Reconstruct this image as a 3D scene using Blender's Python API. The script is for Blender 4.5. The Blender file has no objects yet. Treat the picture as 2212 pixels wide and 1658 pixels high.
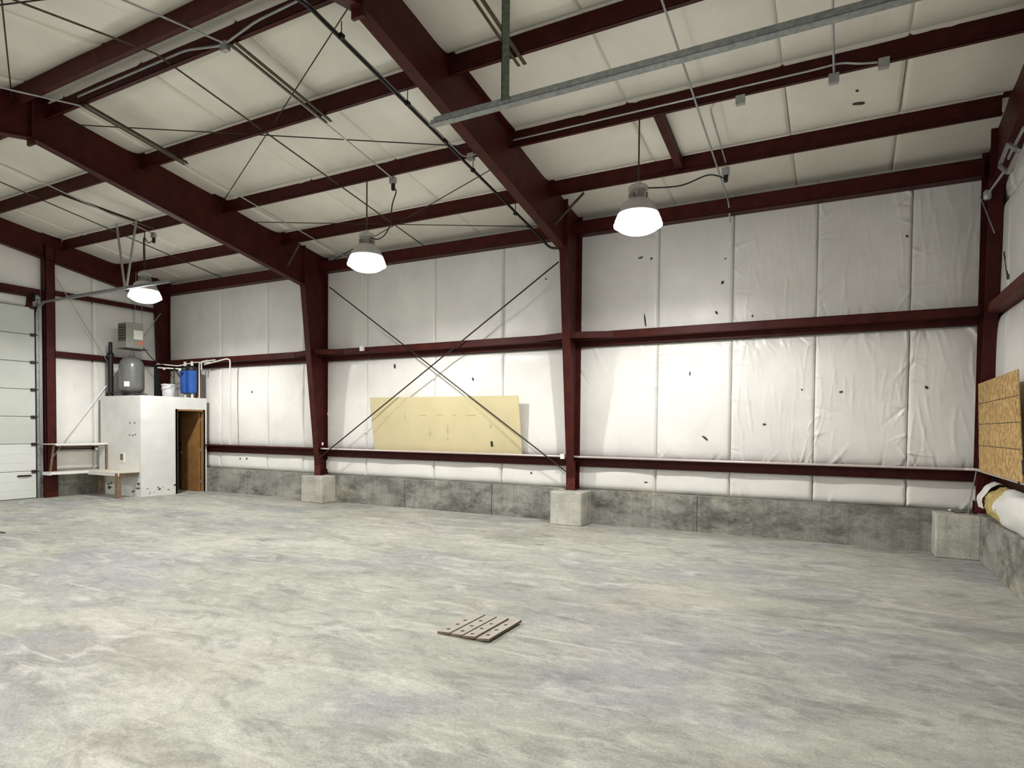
import bpy, math, random
import numpy as np
from mathutils import Vector, Matrix

# ---------------------------------------------------------------- camera
YAW, PIT, ROL, FPX, CYP = 0.486763, -0.026387, 0.008884, 1350.14, 958.285
CAM = np.array([0.0, 0.0, 1.7])
s_, c_ = math.sin(YAW), math.cos(YAW)
FW = np.array([-s_*math.cos(PIT), c_*math.cos(PIT), math.sin(PIT)])
R0 = np.array([c_, s_, 0.0]); U0 = np.cross(R0, FW)
RT = R0*math.cos(ROL) + U0*math.sin(ROL)
UP = -R0*math.sin(ROL) + U0*math.cos(ROL)
scene = bpy.context.scene
col = scene.collection
cd = bpy.data.cameras.new('camera'); cam = bpy.data.objects.new('camera', cd); col.objects.link(cam)
cam.matrix_world = Matrix(((RT[0], UP[0], -FW[0], CAM[0]), (RT[1], UP[1], -FW[1], CAM[1]),
                           (RT[2], UP[2], -FW[2], CAM[2]), (0, 0, 0, 1)))
cd.sensor_width = 36.0; cd.sensor_fit = 'HORIZONTAL'
cd.lens = FPX/2212*36; cd.shift_y = (CYP-829)/2212
cd.clip_start = 0.05; cd.clip_end = 200
scene.camera = cam
# ---------------------------------------------------------------- world, exposure
w = bpy.data.worlds.new('world'); scene.world = w; w.use_nodes = True
w.node_tree.nodes['Background'].inputs[0].default_value = (0, 0, 0, 1)
w.node_tree.nodes['Background'].inputs[1].default_value = 0.0
vs = scene.view_settings
vs.view_transform = 'Standard'; vs.look = 'None'; vs.gamma = 1.0; vs.use_curve_mapping = False
vs.exposure = 0.44
scene.cycles.max_bounces = 8; scene.cycles.diffuse_bounces = 6
LENS = 20.0      # radiance of a lamp's lens
BELL = 24.0       # radiance of the glowing skirt of the prismatic bell

BULB = 288.0     # watts of each lamp's small arc tube
# pixel helpers: a pixel gives a direction, the plane it touches gives the distance
def ray(x, y): return RT*(x-1106)/FPX - UP*(y-CYP)/FPX + FW
def onX(x, y, X): d = ray(x, y); return CAM + d*(X-CAM[0])/d[0]
def onY(x, y, Y): d = ray(x, y); return CAM + d*(Y-CAM[1])/d[1]
def onZ(x, y, Z): d = ray(x, y); return CAM + d*(Z-CAM[2])/d[2]
YR = 4.81                                       # ridge line
def zb(Y): return 5.69 + 0.162*(8.0 - (Y if Y >= YR else 2*YR-Y))      # underside of the purlins
def zc(Y): return zb(Y) + 0.275                 # underside of the roof blanket

# ---------------------------------------------------------------- mesh helpers
class MB:
    def __init__(s): s.v = []; s.f = []; s.m = []
    def add(s, vs_, fs, mi=0):
        n = len(s.v); s.v += [tuple(map(float, p)) for p in vs_]
        for f in fs: s.f.append(tuple(i+n for i in f)); s.m.append(mi)
        return s
    def box(s, a, b, mi=0):
        (x0, y0, z0), (x1, y1, z1) = [min(p, q) for p, q in zip(a, b)], [max(p, q) for p, q in zip(a, b)]
        return s.add([(x0,y0,z0),(x1,y0,z0),(x1,y1,z0),(x0,y1,z0),(x0,y0,z1),(x1,y0,z1),(x1,y1,z1),(x0,y1,z1)],
              [(3,2,1,0),(4,5,6,7),(0,1,5,4),(1,2,6,5),(2,3,7,6),(3,0,4,7)], mi)
    def prism(s, poly, axis, a, b, mi=0):
        """extrude a 2-D polygon along an axis: X -> (y,z), Y -> (x,z), Z -> (x,y)"""
        def p3(q, t):
            return {'X': (t, q[0], q[1]), 'Y': (q[0], t, q[1]), 'Z': (q[0], q[1], t)}[axis]
        n = len(poly)
        vs_ = [p3(q, a) for q in poly] + [p3(q, b) for q in poly]
        fs = [tuple(range(n))[::-1], tuple(range(n, 2*n))] + [(i, (i+1) % n, n+(i+1) % n, n+i) for i in range(n)]
        return s.add(vs_, fs, mi)
    def bar(s, p, q, wd, ht, up=(0, 0, 1), mi=0):
        """rectangular bar from p to q"""
        p, q, up = Vector(p), Vector(q), Vector(up)
        d = (q-p).normalized(); sd = d.cross(up)
        if sd.length < 1e-4: sd = d.cross(Vector((1, 0, 0)))
        sd.normalize(); u = sd.cross(d).normalized()
        vs_ = [c + sd*a*wd/2 + u*b*ht/2 for c in (p, q) for a, b in ((-1,-1),(1,-1),(1,1),(-1,1))]
        return s.add(vs_, [(0,1,2,3),(7,6,5,4),(1,0,4,5),(2,1,5,6),(3,2,6,7),(0,3,7,4)], mi)
    def angle(s, p, q, a=0.05, t=0.006, up=(0, 0, 1)):
        p, q, up = Vector(p), Vector(q), Vector(up)
        d = (q-p).normalized(); sd = d.cross(up).normalized(); u = sd.cross(d).normalized()
        s.bar(p + u*a/2, q + u*a/2, t, a, up)
        return s.bar(p + sd*a/2, q + sd*a/2, a, t, up)
    def tube(s, pts, r, n=8, cap=True, mi=0):
        P = [Vector(p) for p in pts]; rs = r if isinstance(r, (list, tuple)) else [r]*len(P)
        T = []
        for i in range(len(P)):
            a = P[min(i+1, len(P)-1)] - P[max(i-1, 0)]; T.append(a.normalized())
        ref = Vector((0, 0, 1)) if abs(T[0].z) < .9 else Vector((1, 0, 0))
        N = T[0].cross(ref).normalized(); vs_ = []; 
        for i, p in enumerate(P):
            N = (N - T[i]*N.dot(T[i])).normalized(); B = T[i].cross(N)
            for k in range(n):
                an = 2*math.pi*k/n; vs_.append(p + (N*math.cos(an) + B*math.sin(an))*rs[i])
        fs = [(i*n+k, i*n+(k+1) % n, (i+1)*n+(k+1) % n, (i+1)*n+k) for i in range(len(P)-1) for k in range(n)]
        if cap: fs += [tuple(range(n))[::-1], tuple(range((len(P)-1)*n, len(P)*n))]
        return s.add(vs_, fs, mi)
    def lathe(s, prof, c=(0, 0, 0), n=32, mi=0, cap=True):
        """prof: (radius, z) from bottom to top around a vertical axis"""
        vs_ = [(c[0]+r*math.cos(2*math.pi*k/n), c[1]+r*math.sin(2*math.pi*k/n), c[2]+z) for r, z in prof for k in range(n)]
        m = len(prof)
        fs = [(i*n+k, i*n+(k+1) % n, (i+1)*n+(k+1) % n, (i+1)*n+k) for i in range(m-1) for k in range(n)]
        if cap: fs += [tuple(range(n))[::-1], tuple(range((m-1)*n, m*n))]
        return s.add(vs_, fs, mi)
    def build(s, name, mat, parent=None, smooth=False, bevel=0):
        me = bpy.data.meshes.new(name); me.from_pydata(s.v, [], s.f)
        mats = mat if isinstance(mat, (list, tuple)) else [mat]
        for m in mats: me.materials.append(M[m])
        if len(mats) > 1: me.polygons.foreach_set('material_index', s.m)
        if smooth:
            me.polygons.foreach_set('use_smooth', [True]*len(me.polygons))
            try: me.set_sharp_from_angle(angle=math.radians(40))
            except Exception: pass
        me.update()
        o = bpy.data.objects.new(name, me); col.objects.link(o)
        if parent is not None:
            o.parent = parent; o.matrix_parent_inverse = parent.matrix_world.inverted() if False else Matrix.Translation(-Vector(parent.location))
        if bevel:
            b = o.modifiers.new('bevel', 'BEVEL'); b.width = bevel; b.segments = 2; b.limit_method = 'ANGLE'
        return o
def tag(o, label=None, cat=None, group=None, kind=None):
    if label: o['label'] = label
    if cat: o['category'] = cat
    if group: o['group'] = group
    if kind: o['kind'] = kind
    return o
def empty(name, loc, label=None, cat=None, group=None, kind=None):
    o = bpy.data.objects.new(name, None); col.objects.link(o); o.location = Vector([float(t) for t in loc]); o.empty_display_size = .1
    return tag(o, label, cat, group, kind)
def smooth_path(pts, k=6):
    P = [Vector(p) for p in pts]; out = []
    for i in range(len(P)-1):
        p0, p1, p2, p3 = P[max(i-1, 0)], P[i], P[i+1], P[min(i+2, len(P)-1)]
        for j in range(k):
            t = j/k
            out.append(.5*((2*p1) + (p2-p0)*t + (2*p0-5*p1+4*p2-p3)*t*t + (3*p1-p0-3*p2+p3)*t**3))
    out.append(P[-1]); return out
def bend(pts, r=0.1, k=5):
    """polyline with rounded corners, like bent conduit"""
    P = [Vector(p) for p in pts]; out = [P[0]]
    for i in range(1, len(P)-1):
        a, b = (P[i-1]-P[i]), (P[i+1]-P[i]); ra = min(r, a.length*.45, b.length*.45)
        A, B = P[i]+a.normalized()*ra, P[i]+b.normalized()*ra
        for j in range(k+1):
            t = j/k; out.append((1-t)**2*A + 2*t*(1-t)*P[i] + t*t*B)
    out.append(P[-1]); return out

# ---------------------------------------------------------------- materials
M = {}
def mat(name, rgb, rough=.5, metal=0., var=.12, scale=6., bump=0., bscale=40., emit=None, es=0., spec=.5):
    m = bpy.data.materials.new(name); m.use_nodes = True; nt = m.node_tree; b = nt.nodes['Principled BSDF']
    b.inputs['Roughness'].default_value = rough; b.inputs['Metallic'].default_value = metal
    b.inputs['Specular IOR Level'].default_value = spec
    tc = nt.nodes.new('ShaderNodeTexCoord')
    n = nt.nodes.new('ShaderNodeTexNoise'); n.inputs['Scale'].default_value = scale; n.inputs['Detail'].default_value = 5
    nt.links.new(tc.outputs['Object'], n.inputs['Vector'])
    r = nt.nodes.new('ShaderNodeValToRGB'); r.color_ramp.elements[0].position = .3; r.color_ramp.elements[1].position = .72
    r.color_ramp.elements[0].color = tuple(c*(1-var) for c in rgb)+(1,); r.color_ramp.elements[1].color = tuple(min(1, c*(1+var)) for c in rgb)+(1,)
    nt.links.new(n.outputs['Fac'], r.inputs['Fac']); nt.links.new(r.outputs['Color'], b.inputs['Base Color'])
    if bump:
        n2 = nt.nodes.new('ShaderNodeTexNoise'); n2.inputs['Scale'].default_value = bscale; n2.inputs['Detail'].default_value = 4
        nt.links.new(tc.outputs['Object'], n2.inputs['Vector'])
        bp = nt.nodes.new('ShaderNodeBump'); bp.inputs['Strength'].default_value = bump; bp.inputs['Distance'].default_value = .02
        nt.links.new(n2.outputs['Fac'], bp.inputs['Height']); nt.links.new(bp.outputs['Normal'], b.inputs['Normal'])
    if emit:
        b.inputs['Emission Color'].default_value = emit+(1,); b.inputs['Emission Strength'].default_value = es
    M[name] = m; return m
class NT:
    """small node-graph writer"""
    def __init__(s, m): s.nt = m.node_tree; s.b = s.nt.nodes['Principled BSDF']; s.tc = s.nt.nodes.new('ShaderNodeTexCoord')
    def coords(s, scale=(1, 1, 1), rot=(0, 0, 0), loc=(0, 0, 0)):
        mp = s.nt.nodes.new('ShaderNodeMapping'); mp.inputs['Scale'].default_value = scale; mp.inputs['Rotation'].default_value = rot; mp.inputs['Location'].default_value = loc
        s.nt.links.new(s.tc.outputs['Object'], mp.inputs['Vector']); return mp.outputs[0]
    def noise(s, vec, scale, detail=5, rough=.55, dist=0.):
        n = s.nt.nodes.new('ShaderNodeTexNoise'); n.inputs['Scale'].default_value = scale; n.inputs['Detail'].default_value = detail
        n.inputs['Roughness'].default_value = rough; n.inputs['Distortion'].default_value = dist
        s.nt.links.new(vec, n.inputs['Vector']); return n.outputs['Fac']
    def ramp(s, fac, stops):
        r = s.nt.nodes.new('ShaderNodeValToRGB'); e = r.color_ramp.elements
        while len(e) < len(stops): e.new(.5)
        for i, (p, c) in enumerate(stops):
            e[i].position = p; e[i].color = (tuple(c) if isinstance(c, (tuple, list)) else (c, c, c))+(1,)
        s.nt.links.new(fac, r.inputs['Fac']); return r.outputs['Color']
    def mix(s, fac, a, b, mode='MIX'):
        n = s.nt.nodes.new('ShaderNodeMix'); n.data_type = 'RGBA'; n.blend_type = mode
        for k, v in ((0, fac), (6, a), (7, b)):
            if isinstance(v, (int, float)): n.inputs[k].default_value = v
            elif isinstance(v, tuple): n.inputs[k].default_value = v+(1,)
            else: s.nt.links.new(v, n.inputs[k])
        return n.outputs[2]
    def bump(s, h, strength, dist=.02):
        bp = s.nt.nodes.new('ShaderNodeBump'); bp.inputs['Strength'].default_value = strength; bp.inputs['Distance'].default_value = dist
        s.nt.links.new(h, bp.inputs['Height']); s.nt.links.new(bp.outputs['Normal'], s.b.inputs['Normal'])
def newmat(name, rough=.6, spec=.5):
    m = bpy.data.materials.new(name); m.use_nodes = True; M[name] = m
    b = m.node_tree.nodes['Principled BSDF']; b.inputs['Roughness'].default_value = rough; b.inputs['Specular IOR Level'].default_value = spec
    return NT(m)

def floor_mat():
    g = newmat('floor_concrete', .60, .35)
    Z3 = (0., 0., 0.)
    big = g.noise(g.coords((.40, .65, 1), (0, 0, .3)), 1.1, 6, .62, .5)
    c = g.ramp(big, [(.32, (.46, .46, .415)), (.46, (.60, .605, .545)), (.58, (.71, .71, .64)), (.72, (.82, .815, .74))])
    blue = g.ramp(g.noise(g.coords((.5, .8, 1), (0, 0, .5), (7, 3, 0)), .75, 6, .6, .8), [(.48, 0.), (.60, 1.)])
    c = g.mix(g.mix(.62, Z3, blue), c, (.43, .445, .50))
    mud = g.ramp(g.noise(g.coords((.6, .9, 1), (0, 0, .2), (31, 13, 0)), .5, 4, .6, .5), [(.53, 0.), (.70, 1.)])
    c = g.mix(g.mix(.42, Z3, mud), c, (.66, .575, .48))
    drk = g.ramp(g.noise(g.coords((1.1, 1.9, 1), (0, 0, .4), (3, 17, 0)), 1.3, 9, .72, .9), [(.50, 0.), (.64, 1.)])
    c = g.mix(g.mix(.58, Z3, drk), c, (.28, .29, .27))
    wh = g.ramp(g.noise(g.coords((1.0, 2.6, 1), (0, 0, .35), (11, 5, 0)), 1.4, 9, .7, 1.0), [(.51, 0.), (.64, 1.)])
    c = g.mix(g.mix(.62, Z3, wh), c, (.92, .91, .85))
    blot = g.ramp(g.noise(g.coords((1, 1, 1), (0, 0, 0), (19, 4, 0)), 4.5, 6, .7, .6), [(.56, 0.), (.70, 1.)])
    c = g.mix(g.mix(.35, Z3, blot), c, (.34, .34, .31))
    sc = g.ramp(g.noise(g.coords((.35, 7., 1), (0, 0, -.5), (2, 9, 0)), 1.2, 3, .4, .3), [(.69, 0.), (.73, 1.)])
    c = g.mix(g.mix(.65, Z3, sc), c, (.90, .89, .84))
    sp = g.ramp(g.noise(g.coords(), 60, 4, .7), [(.35, .78), (.65, 1.10)])
    c = g.mix(1.0, c, sp, 'MULTIPLY')
    md = g.ramp(g.noise(g.coords((1, 1.6, 1), (0, 0, .4)), 8, 8, .72, .6), [(.3, .78), (.7, 1.12)])
    c = g.mix(1.0, c, md, 'MULTIPLY')
    c = g.mix(1.0, c, (.665, .675, .665), 'MULTIPLY')
    g.nt.links.new(c, g.b.inputs['Base Color'])
    g.bump(g.noise(g.coords(), 18, 6, .65), .25, .01)
floor_mat()
def curb_mat(name, base, dark, amt, tint=(.50, .46, .36)):
    g = newmat(name, .85, .2); Z3 = (0., 0., 0.)
    big = g.noise(g.coords((.9, .9, 1.2)), 1.6, 8, .68)
    c = g.ramp(big, [(.3, tuple(x*.70 for x in base)), (.5, base), (.7, tuple(min(1, x*1.28) for x in base))])
    t = g.ramp(g.noise(g.coords((.30, .30, .9), (0, 0, 0), (5.6, 2, 1)), 1.0, 5, .6), [(.50, 0.), (.60, 1.)])
    c = g.mix(g.mix(.60, Z3, t), c, tint)
    st = g.ramp(g.noise(g.coords((.8, .8, 1.5), (0, 0, 0), (9, 9, 3)), 1.7, 10, .78), [(.46, 0.), (.66, 1.)])
    c = g.mix(g.mix(amt, Z3, st), c, dark)
    dr = g.ramp(g.noise(g.coords((11, 11, .45), (0, 0, 0), (1, 4, 3)), 1.5, 5, .6), [(.50, 0.), (.70, 1.)])
    c = g.mix(g.mix(.40, Z3, dr), c, tuple(x*.45 for x in base))
    pit = g.ramp(g.noise(g.coords(), 24, 4, .7), [(.27, .40), (.40, 1.)])
    c = g.mix(1.0, c, pit, 'MULTIPLY')
    gr = g.ramp(g.noise(g.coords(), 70, 4, .7), [(.3, .75), (.7, 1.15)])
    c = g.mix(1.0, c, gr, 'MULTIPLY')
    g.nt.links.new(c, g.b.inputs['Base Color']); g.bump(g.noise(g.coords(), 22, 6, .7), .5, .012)
curb_mat('curb_concrete', (.31, .315, .285), (.050, .053, .047), .88, (.52, .49, .39))
curb_mat('pier_concrete', (.52, .52, .465), (.22, .22, .19), .5, (.60, .58, .50))
def vinyl_mat(name, rgb, dirt, rough):
    g = newmat(name, rough, .5)
    n = g.noise(g.coords((1, 1, 1)), 1.3, 5, .6, .4)
    c = g.ramp(n, [(.3, tuple(x*.93 for x in rgb)), (.7, tuple(min(1, x*1.05) for x in rgb))])
    d = g.ramp(g.noise(g.coords((1, 1, .55), (0, 0, 0), (4, 8, 2)), 2.6, 6, .7, .8), [(.56, 0.), (.8, 1.)])
    c = g.mix(g.mix(dirt, (0., 0., 0.), d), c, tuple(x*y for x, y in zip(rgb, (.72, .68, .58))))
    g.nt.links.new(c, g.b.inputs['Base Color'])
    g.bump(g.noise(g.coords((1, 1, .5)), 7, 5, .6, .7), .22, .02)
vinyl_mat('vinyl_wall', (.80, .795, .775), .30, .36)
vinyl_mat('vinyl_roof', (.78, .755, .675), .30, .36)
mat('red_steel', (.054, .0095, .0070), .50, 0, .28, 5, .08, 60, spec=.16)
mat('red_scuffed', (.092, .020, .014), .6, 0, .35, 14, .1, 60, spec=.2)
mat('galvanized', (.32, .34, .34), .42, .65, .25, 25)
mat('green_steel', (.105, .125, .095), .55, .4, .35, 30)
mat('conduit_grey', (.42, .43, .43), .38, .6, .12, 20)
mat('pink_pipe', (.55, .47, .45), .35, .1, .1, 20)
mat('dark_rod', (.030, .022, .016), .5, .5, .3, 20)
mat('brown_angle', (.062, .047, .022), .55, .3, .35, 20)
mat('black_iron', (.010, .010, .010), .45, .2, .3, 20)
mat('rubber_black', (.008, .008, .008), .5, 0, .2, 20)
mat('white_paint', (.76, .77, .755), .55, 0, .06, 3, .05, 30)
mat('scuff', (.13, .12, .10), .8, 0, .4, 20)
mat('oak', (.30, .150, .058), .5, 0, .22, 9)
mat('door_brown', (.34, .175, .062), .42, 0, .2, 5)
mat('raw_wood', (.22, .15, .095), .7, 0, .3, 12)
mat('bench_top', (.60, .57, .48), .55, 0, .15, 6)
mat('board_edge', (.82, .81, .78), .5, 0, .05, 6)
mat('yellow_board', (.62, .545, .33), .6, 0, .05, 2.5)
mat('board_mark', (.52, .45, .26), .7, 0, .2, 20)
mat('tank_grey', (.125, .132, .125), .28, 0, .1, 6)
mat('heater_grey', (.30, .305, .27), .45, .1, .1, 6)
mat('louver_dark', (.05, .045, .04), .5, 0, .2, 6)
mat('paper', (.82, .83, .78), .7, 0, .05, 20)
mat('orange_sticker', (.62, .22, .13), .6, 0, .1, 20)
mat('filter_blue', (.022, .095, .38), .3, 0, .15, 10)
mat('bucket_white', (.55, .57, .60), .4, 0, .15, 10)
mat('pvc', (.74, .73, .68), .4, 0, .05, 10)
mat('door_panel', (.56, .59, .555), .42, 0, .05, 2)
mat('door_panel_low', (.70, .725, .71), .42, 0, .05, 2)
mat('fiberglass', (.46, .36, .13), .95, 0, .35, 18, .6, 30)
mat('tear_dark', (.055, .050, .035), .9, 0, .4, 30)
mat('siding', (.20, .19, .17), .7, 0, .1, 2)
mat('housing', (.50, .50, .48), .4, .3, .08, 12)
mat('housing_dark', (.22, .21, .20), .5, .1, .1, 12)
mat('bell_top', (.50, .48, .46), .35, 0, .08, 20, 0, 40)
mat('bell_skirt', (.8, .8, .78), .3, 0, .03, 20, 0, 40, (1., .975, .93), BELL)
mat('bell_mid', (.7, .69, .67), .3, 0, .03, 20, 0, 40, (1., .975, .93), .9)
mat('lens', (.9, .9, .9), .4, 0, .01, 20, 0, 40, (1., .975, .92), LENS)
mat('plank_top', (.40, .365, .325), .75, 0, .14, 14, .15, 60)
mat('plank_edge', (.16, .12, .09), .8, 0, .3, 20)
mat('plank_side', (.065, .047, .036), .8, 0, .3, 20)
mat('white_tag', (.85, .85, .82), .6, 0, .02, 20)
def osb_mat():
    g = newmat('osb', .75, .2)
    v = g.nt.nodes.new('ShaderNodeTexVoronoi'); v.inputs['Scale'].default_value = 30; v.inputs['Randomness'].default_value = 1
    g.nt.links.new(g.coords((1, 1.7, .75), (.35, 0, 0)), v.inputs['Vector'])
    c = g.ramp(v.outputs['Color'], [(.1, (.26, .155, .055)), (.45, (.46, .29, .115)), (.8, (.62, .43, .20))])
    f = g.ramp(g.noise(g.coords((1, 2.2, 1)), 30, 5, .7), [(.35, .62), (.65, 1.18)])
    c = g.mix(1., c, f, 'MULTIPLY')
    g.nt.links.new(c, g.b.inputs['Base Color']); g.bump(v.outputs['Distance'], .2, .006)
osb_mat()

# ---------------------------------------------------------------- quilted blanket panels
def quilt(name, parent, o, eu, ev, en, LU, LV, bulge, m, seed=0, res=.03, nfold=0, pu=10., pv=7., flat=0., smp=None):
    """blanket panel: grid over u,v with a pillow bulge along en, soft waves and folds"""
    rs = np.random.RandomState(seed)
    o, eu, ev, en = [np.array(a, float) for a in (o, eu, ev, en)]
    nu, nv = max(5, int(LU/res)), max(5, int(LV/res))
    def spaced(n):                                   # denser towards the seams
        t = np.linspace(-1, 1, n+1); return (np.sign(t)*(1-(1-np.abs(t))**1.6)*.5+.5) if n > 8 else t*.5+.5
    u, v = np.meshgrid(spaced(nu)*LU, spaced(nv)*LV, indexing='ij')
    wav = [(rs.uniform(.8, 3.2), rs.uniform(0, 6.28), rs.uniform(-1, 1), rs.uniform(-.6, .6), rs.uniform(.4, 1)) for _ in range(6)]
    fl = []
    for i in range(nfold):
        side = rs.randint(4); L = rs.uniform(.18, .6)*min(LU, LV)*.8
        if side == 0: p = (0, rs.uniform(0, LV)); an = rs.uniform(-1.2, 1.2)
        elif side == 1: p = (LU, rs.uniform(0, LV)); an = math.pi + rs.uniform(-1.2, 1.2)
        elif side == 2: p = (rs.uniform(0, LU), 0); an = math.pi/2 + rs.uniform(-.8, .8)
        else: p = (rs.uniform(0, LU), LV); an = -math.pi/2 + rs.uniform(-.8, .8)
        fl.append((p, an, L, rs.uniform(.012, .030), rs.uniform(.007, .020)*rs.choice([1, 1, -1])))
        if rs.rand() < .6:                           # a second fold fanning out beside it
            fl.append((p, an+rs.uniform(.15, .4), L*rs.uniform(.5, .9), rs.uniform(.012, .024), rs.uniform(.006, .014)))
    for i in range(nfold if nfold > 20 else 0):      # long hanging wrinkles
        fl.append(((rs.uniform(.04, LU-.04), rs.uniform(.25, 1)*LV), -math.pi/2+rs.uniform(-.22, .22), rs.uniform(.2, .55)*LV, rs.uniform(.008, .018), rs.uniform(.003, .008)))
    def H(u, v):
        a = 1-np.abs(2*u/LU-1)**pu; b = 1-np.abs(2*v/LV-1)**pv
        h = bulge*np.clip(a, 0, 1)**.6*np.clip(b, 0, 1)**.7
        e = np.clip(a, 0, 1)*np.clip(b, 0, 1)
        for k, ph, du, dv, am in wav: h = h + am*bulge*.07*np.sin(k*(du*u+dv*v)*3+ph)*e
        fo = 0*h
        for p, an, L, wd, am in fl:
            du, dv = u-p[0], v-p[1]; t = (du*math.cos(an)+dv*math.sin(an))/L; q = -du*math.sin(an)+dv*math.cos(an)
            q = q - .12*L*t*t
            fo = fo + am*np.exp(-(q/wd)**2)*np.clip(1-t, 0, 1)*np.clip((t+.08)*12, 0, 1)*np.clip(e*2.5, 0, 1)
        return h + np.clip(fo, -.02, .028) + flat
    h = H(u, v)
    P = o + u[..., None]*eu + v[..., None]*ev + h[..., None]*en
    V = P.reshape(-1, 3); a = np.arange((nu+1)*(nv+1)).reshape(nu+1, nv+1)
    Fq = np.stack([a[:-1, :-1], a[1:, :-1], a[1:, 1:], a[:-1, 1:]], -1).reshape(-1, 4)
    if np.dot(np.cross(eu, ev), en) < 0: Fq = Fq[:, ::-1]
    me = bpy.data.meshes.new(name); me.from_pydata(V.tolist(), [], Fq.tolist()); me.materials.append(M[m])
    me.polygons.foreach_set('use_smooth', [True]*len(me.polygons)); me.update()
    ob = bpy.data.objects.new(name, me); col.objects.link(ob); ob.parent = parent
    return ob, (lambda X, Y: o + X*eu + Y*ev + float(H(np.array(float(X)), np.array(float(Y))))*en)

# ---------------------------------------------------------------- the shell
XL, XR, YB, YF = -16.40, 1.95, 10.80, 2*YR-10.80
ZCURB = .60
b = MB().box((XL, YF, -.15), (XR, YB, 0)); tag(b.build('floor', 'floor_concrete'), 'mottled pale grey concrete floor slab', None, None, 'structure')

wall_back = MB().box((XL, YB-.02, ZCURB), (XR, YB+.04, 5.6)).build('wall_back', 'siding'); tag(wall_back, 'long wall lined with white vinyl insulation blankets', kind='structure')
seams_lo = [-16.3, -14.05, -12.34, -11.14, -10.45, -9.26, -7.45, -5.85, -4.30, -2.83, -1.62, -.40, .82, 1.80]
rows = [(.585, 1.03, .115), (1.15, 3.17, .085), (3.26, 5.50, .075)]
back_fn = []
sd = 0
for ri, (z0, z1, bl) in enumerate(rows):
    for i in range(len(seams_lo)-1):
        x0, x1 = seams_lo[i], seams_lo[i+1]; sd += 1
        near = x0 > -4.4
        nf = (30 if x0 > -1.7 else 10) if near else 4
        if ri == 0: nf = 10 if x0 > -1.7 else 3
        ob, fn = quilt('insulation_panel', wall_back, (x0, 10.72, z0), (1, 0, 0), (0, 0, 1), (0, -1, 0), x1-x0, z1-z0, bl,
                       'vinyl_wall', sd, .014 if x0 > -1.7 else (.022 if near else .04), nf, 44., 5. if ri == 0 else 14.)
        back_fn.append((x0, x1, z0, z1, fn, ob))
def back_at(px, py):
    p = onY(px, py, 10.63)
    for x0, x1, z0, z1, fn, ob in back_fn:
        if x0 <= p[0] <= x1 and z0 <= p[2] <= z1: return p, fn(p[0]-x0, p[2]-z0), ob
    return p, p, wall_back
# dark tears and scuffs in the facing
random.seed(4)
for px, py, wd, ht, rot in [(1393, 690, 5, 34, .1), (1560, 610, 6, 11, -.4), (1548, 675, 5, 9, .6), (1022, 819, 5, 8, .2), (853, 790, 6, 12, .3),
        (1384, 556, 12, 4, .2), (1407, 558, 5, 8, 0), (1651, 916, 9, 5, 0), (1732, 841, 5, 4, 0), (1816, 846, 9, 5, 0), (2001, 836, 8, 9, .4),
        (1523, 946, 5, 15, .9), (1396, 1041, 9, 3, 0), (1960, 510, 7, 8, .5), (1490, 806, 3, 13, 0), (1179, 602, 5, 5, 0), (1148, 1021, 5, 5, .4),
        (545, 846, 4, 7, 0), (1625, 682, 4, 9, 0), (1567, 558, 4, 4, 0), (521, 990, 6, 3, 0), (535, 990, 5, 4, .3)]:
    p, s, ob = back_at(px, py); k = float(np.dot(s-CAM, FW))/FPX
    pts = []
    for j in range(7):
        a = 2*math.pi*j/7; rr = random.uniform(.6, 1.2)
        dx, dz = wd*k*.5*math.cos(a)*rr, ht*k*.5*math.sin(a)*rr
        pts.append((dx*math.cos(rot)-dz*math.sin(rot), dx*math.sin(rot)+dz*math.cos(rot)))
    t = MB().prism([(s[0]+q[0], s[2]+q[1]) for q in pts], 'Y', s[1]-.008, s[1]+.01)
    t.build('tear', 'tear_dark', ob)

def flake(name, c, u, v, n, wd, ht, parent, seed):
    r = random.Random(seed); c, u, v, n = [Vector([float(t) for t in a]) for a in (c, u, v, n)]
    pts = [c+u*(wd*.5*math.cos(a)*r.uniform(.6, 1.2))+v*(ht*.5*math.sin(a)*r.uniform(.6, 1.2)) for a in [2*math.pi*j/7 for j in range(7)]]
    MB().add([p+n*.006 for p in pts]+[p-n*.012 for p in pts], [tuple(range(7)), tuple(range(7, 14))[::-1]]+[(j, 7+j, 7+(j+1) % 7, (j+1) % 7) for j in range(7)]).build(name, 'tear_dark', parent)
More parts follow.
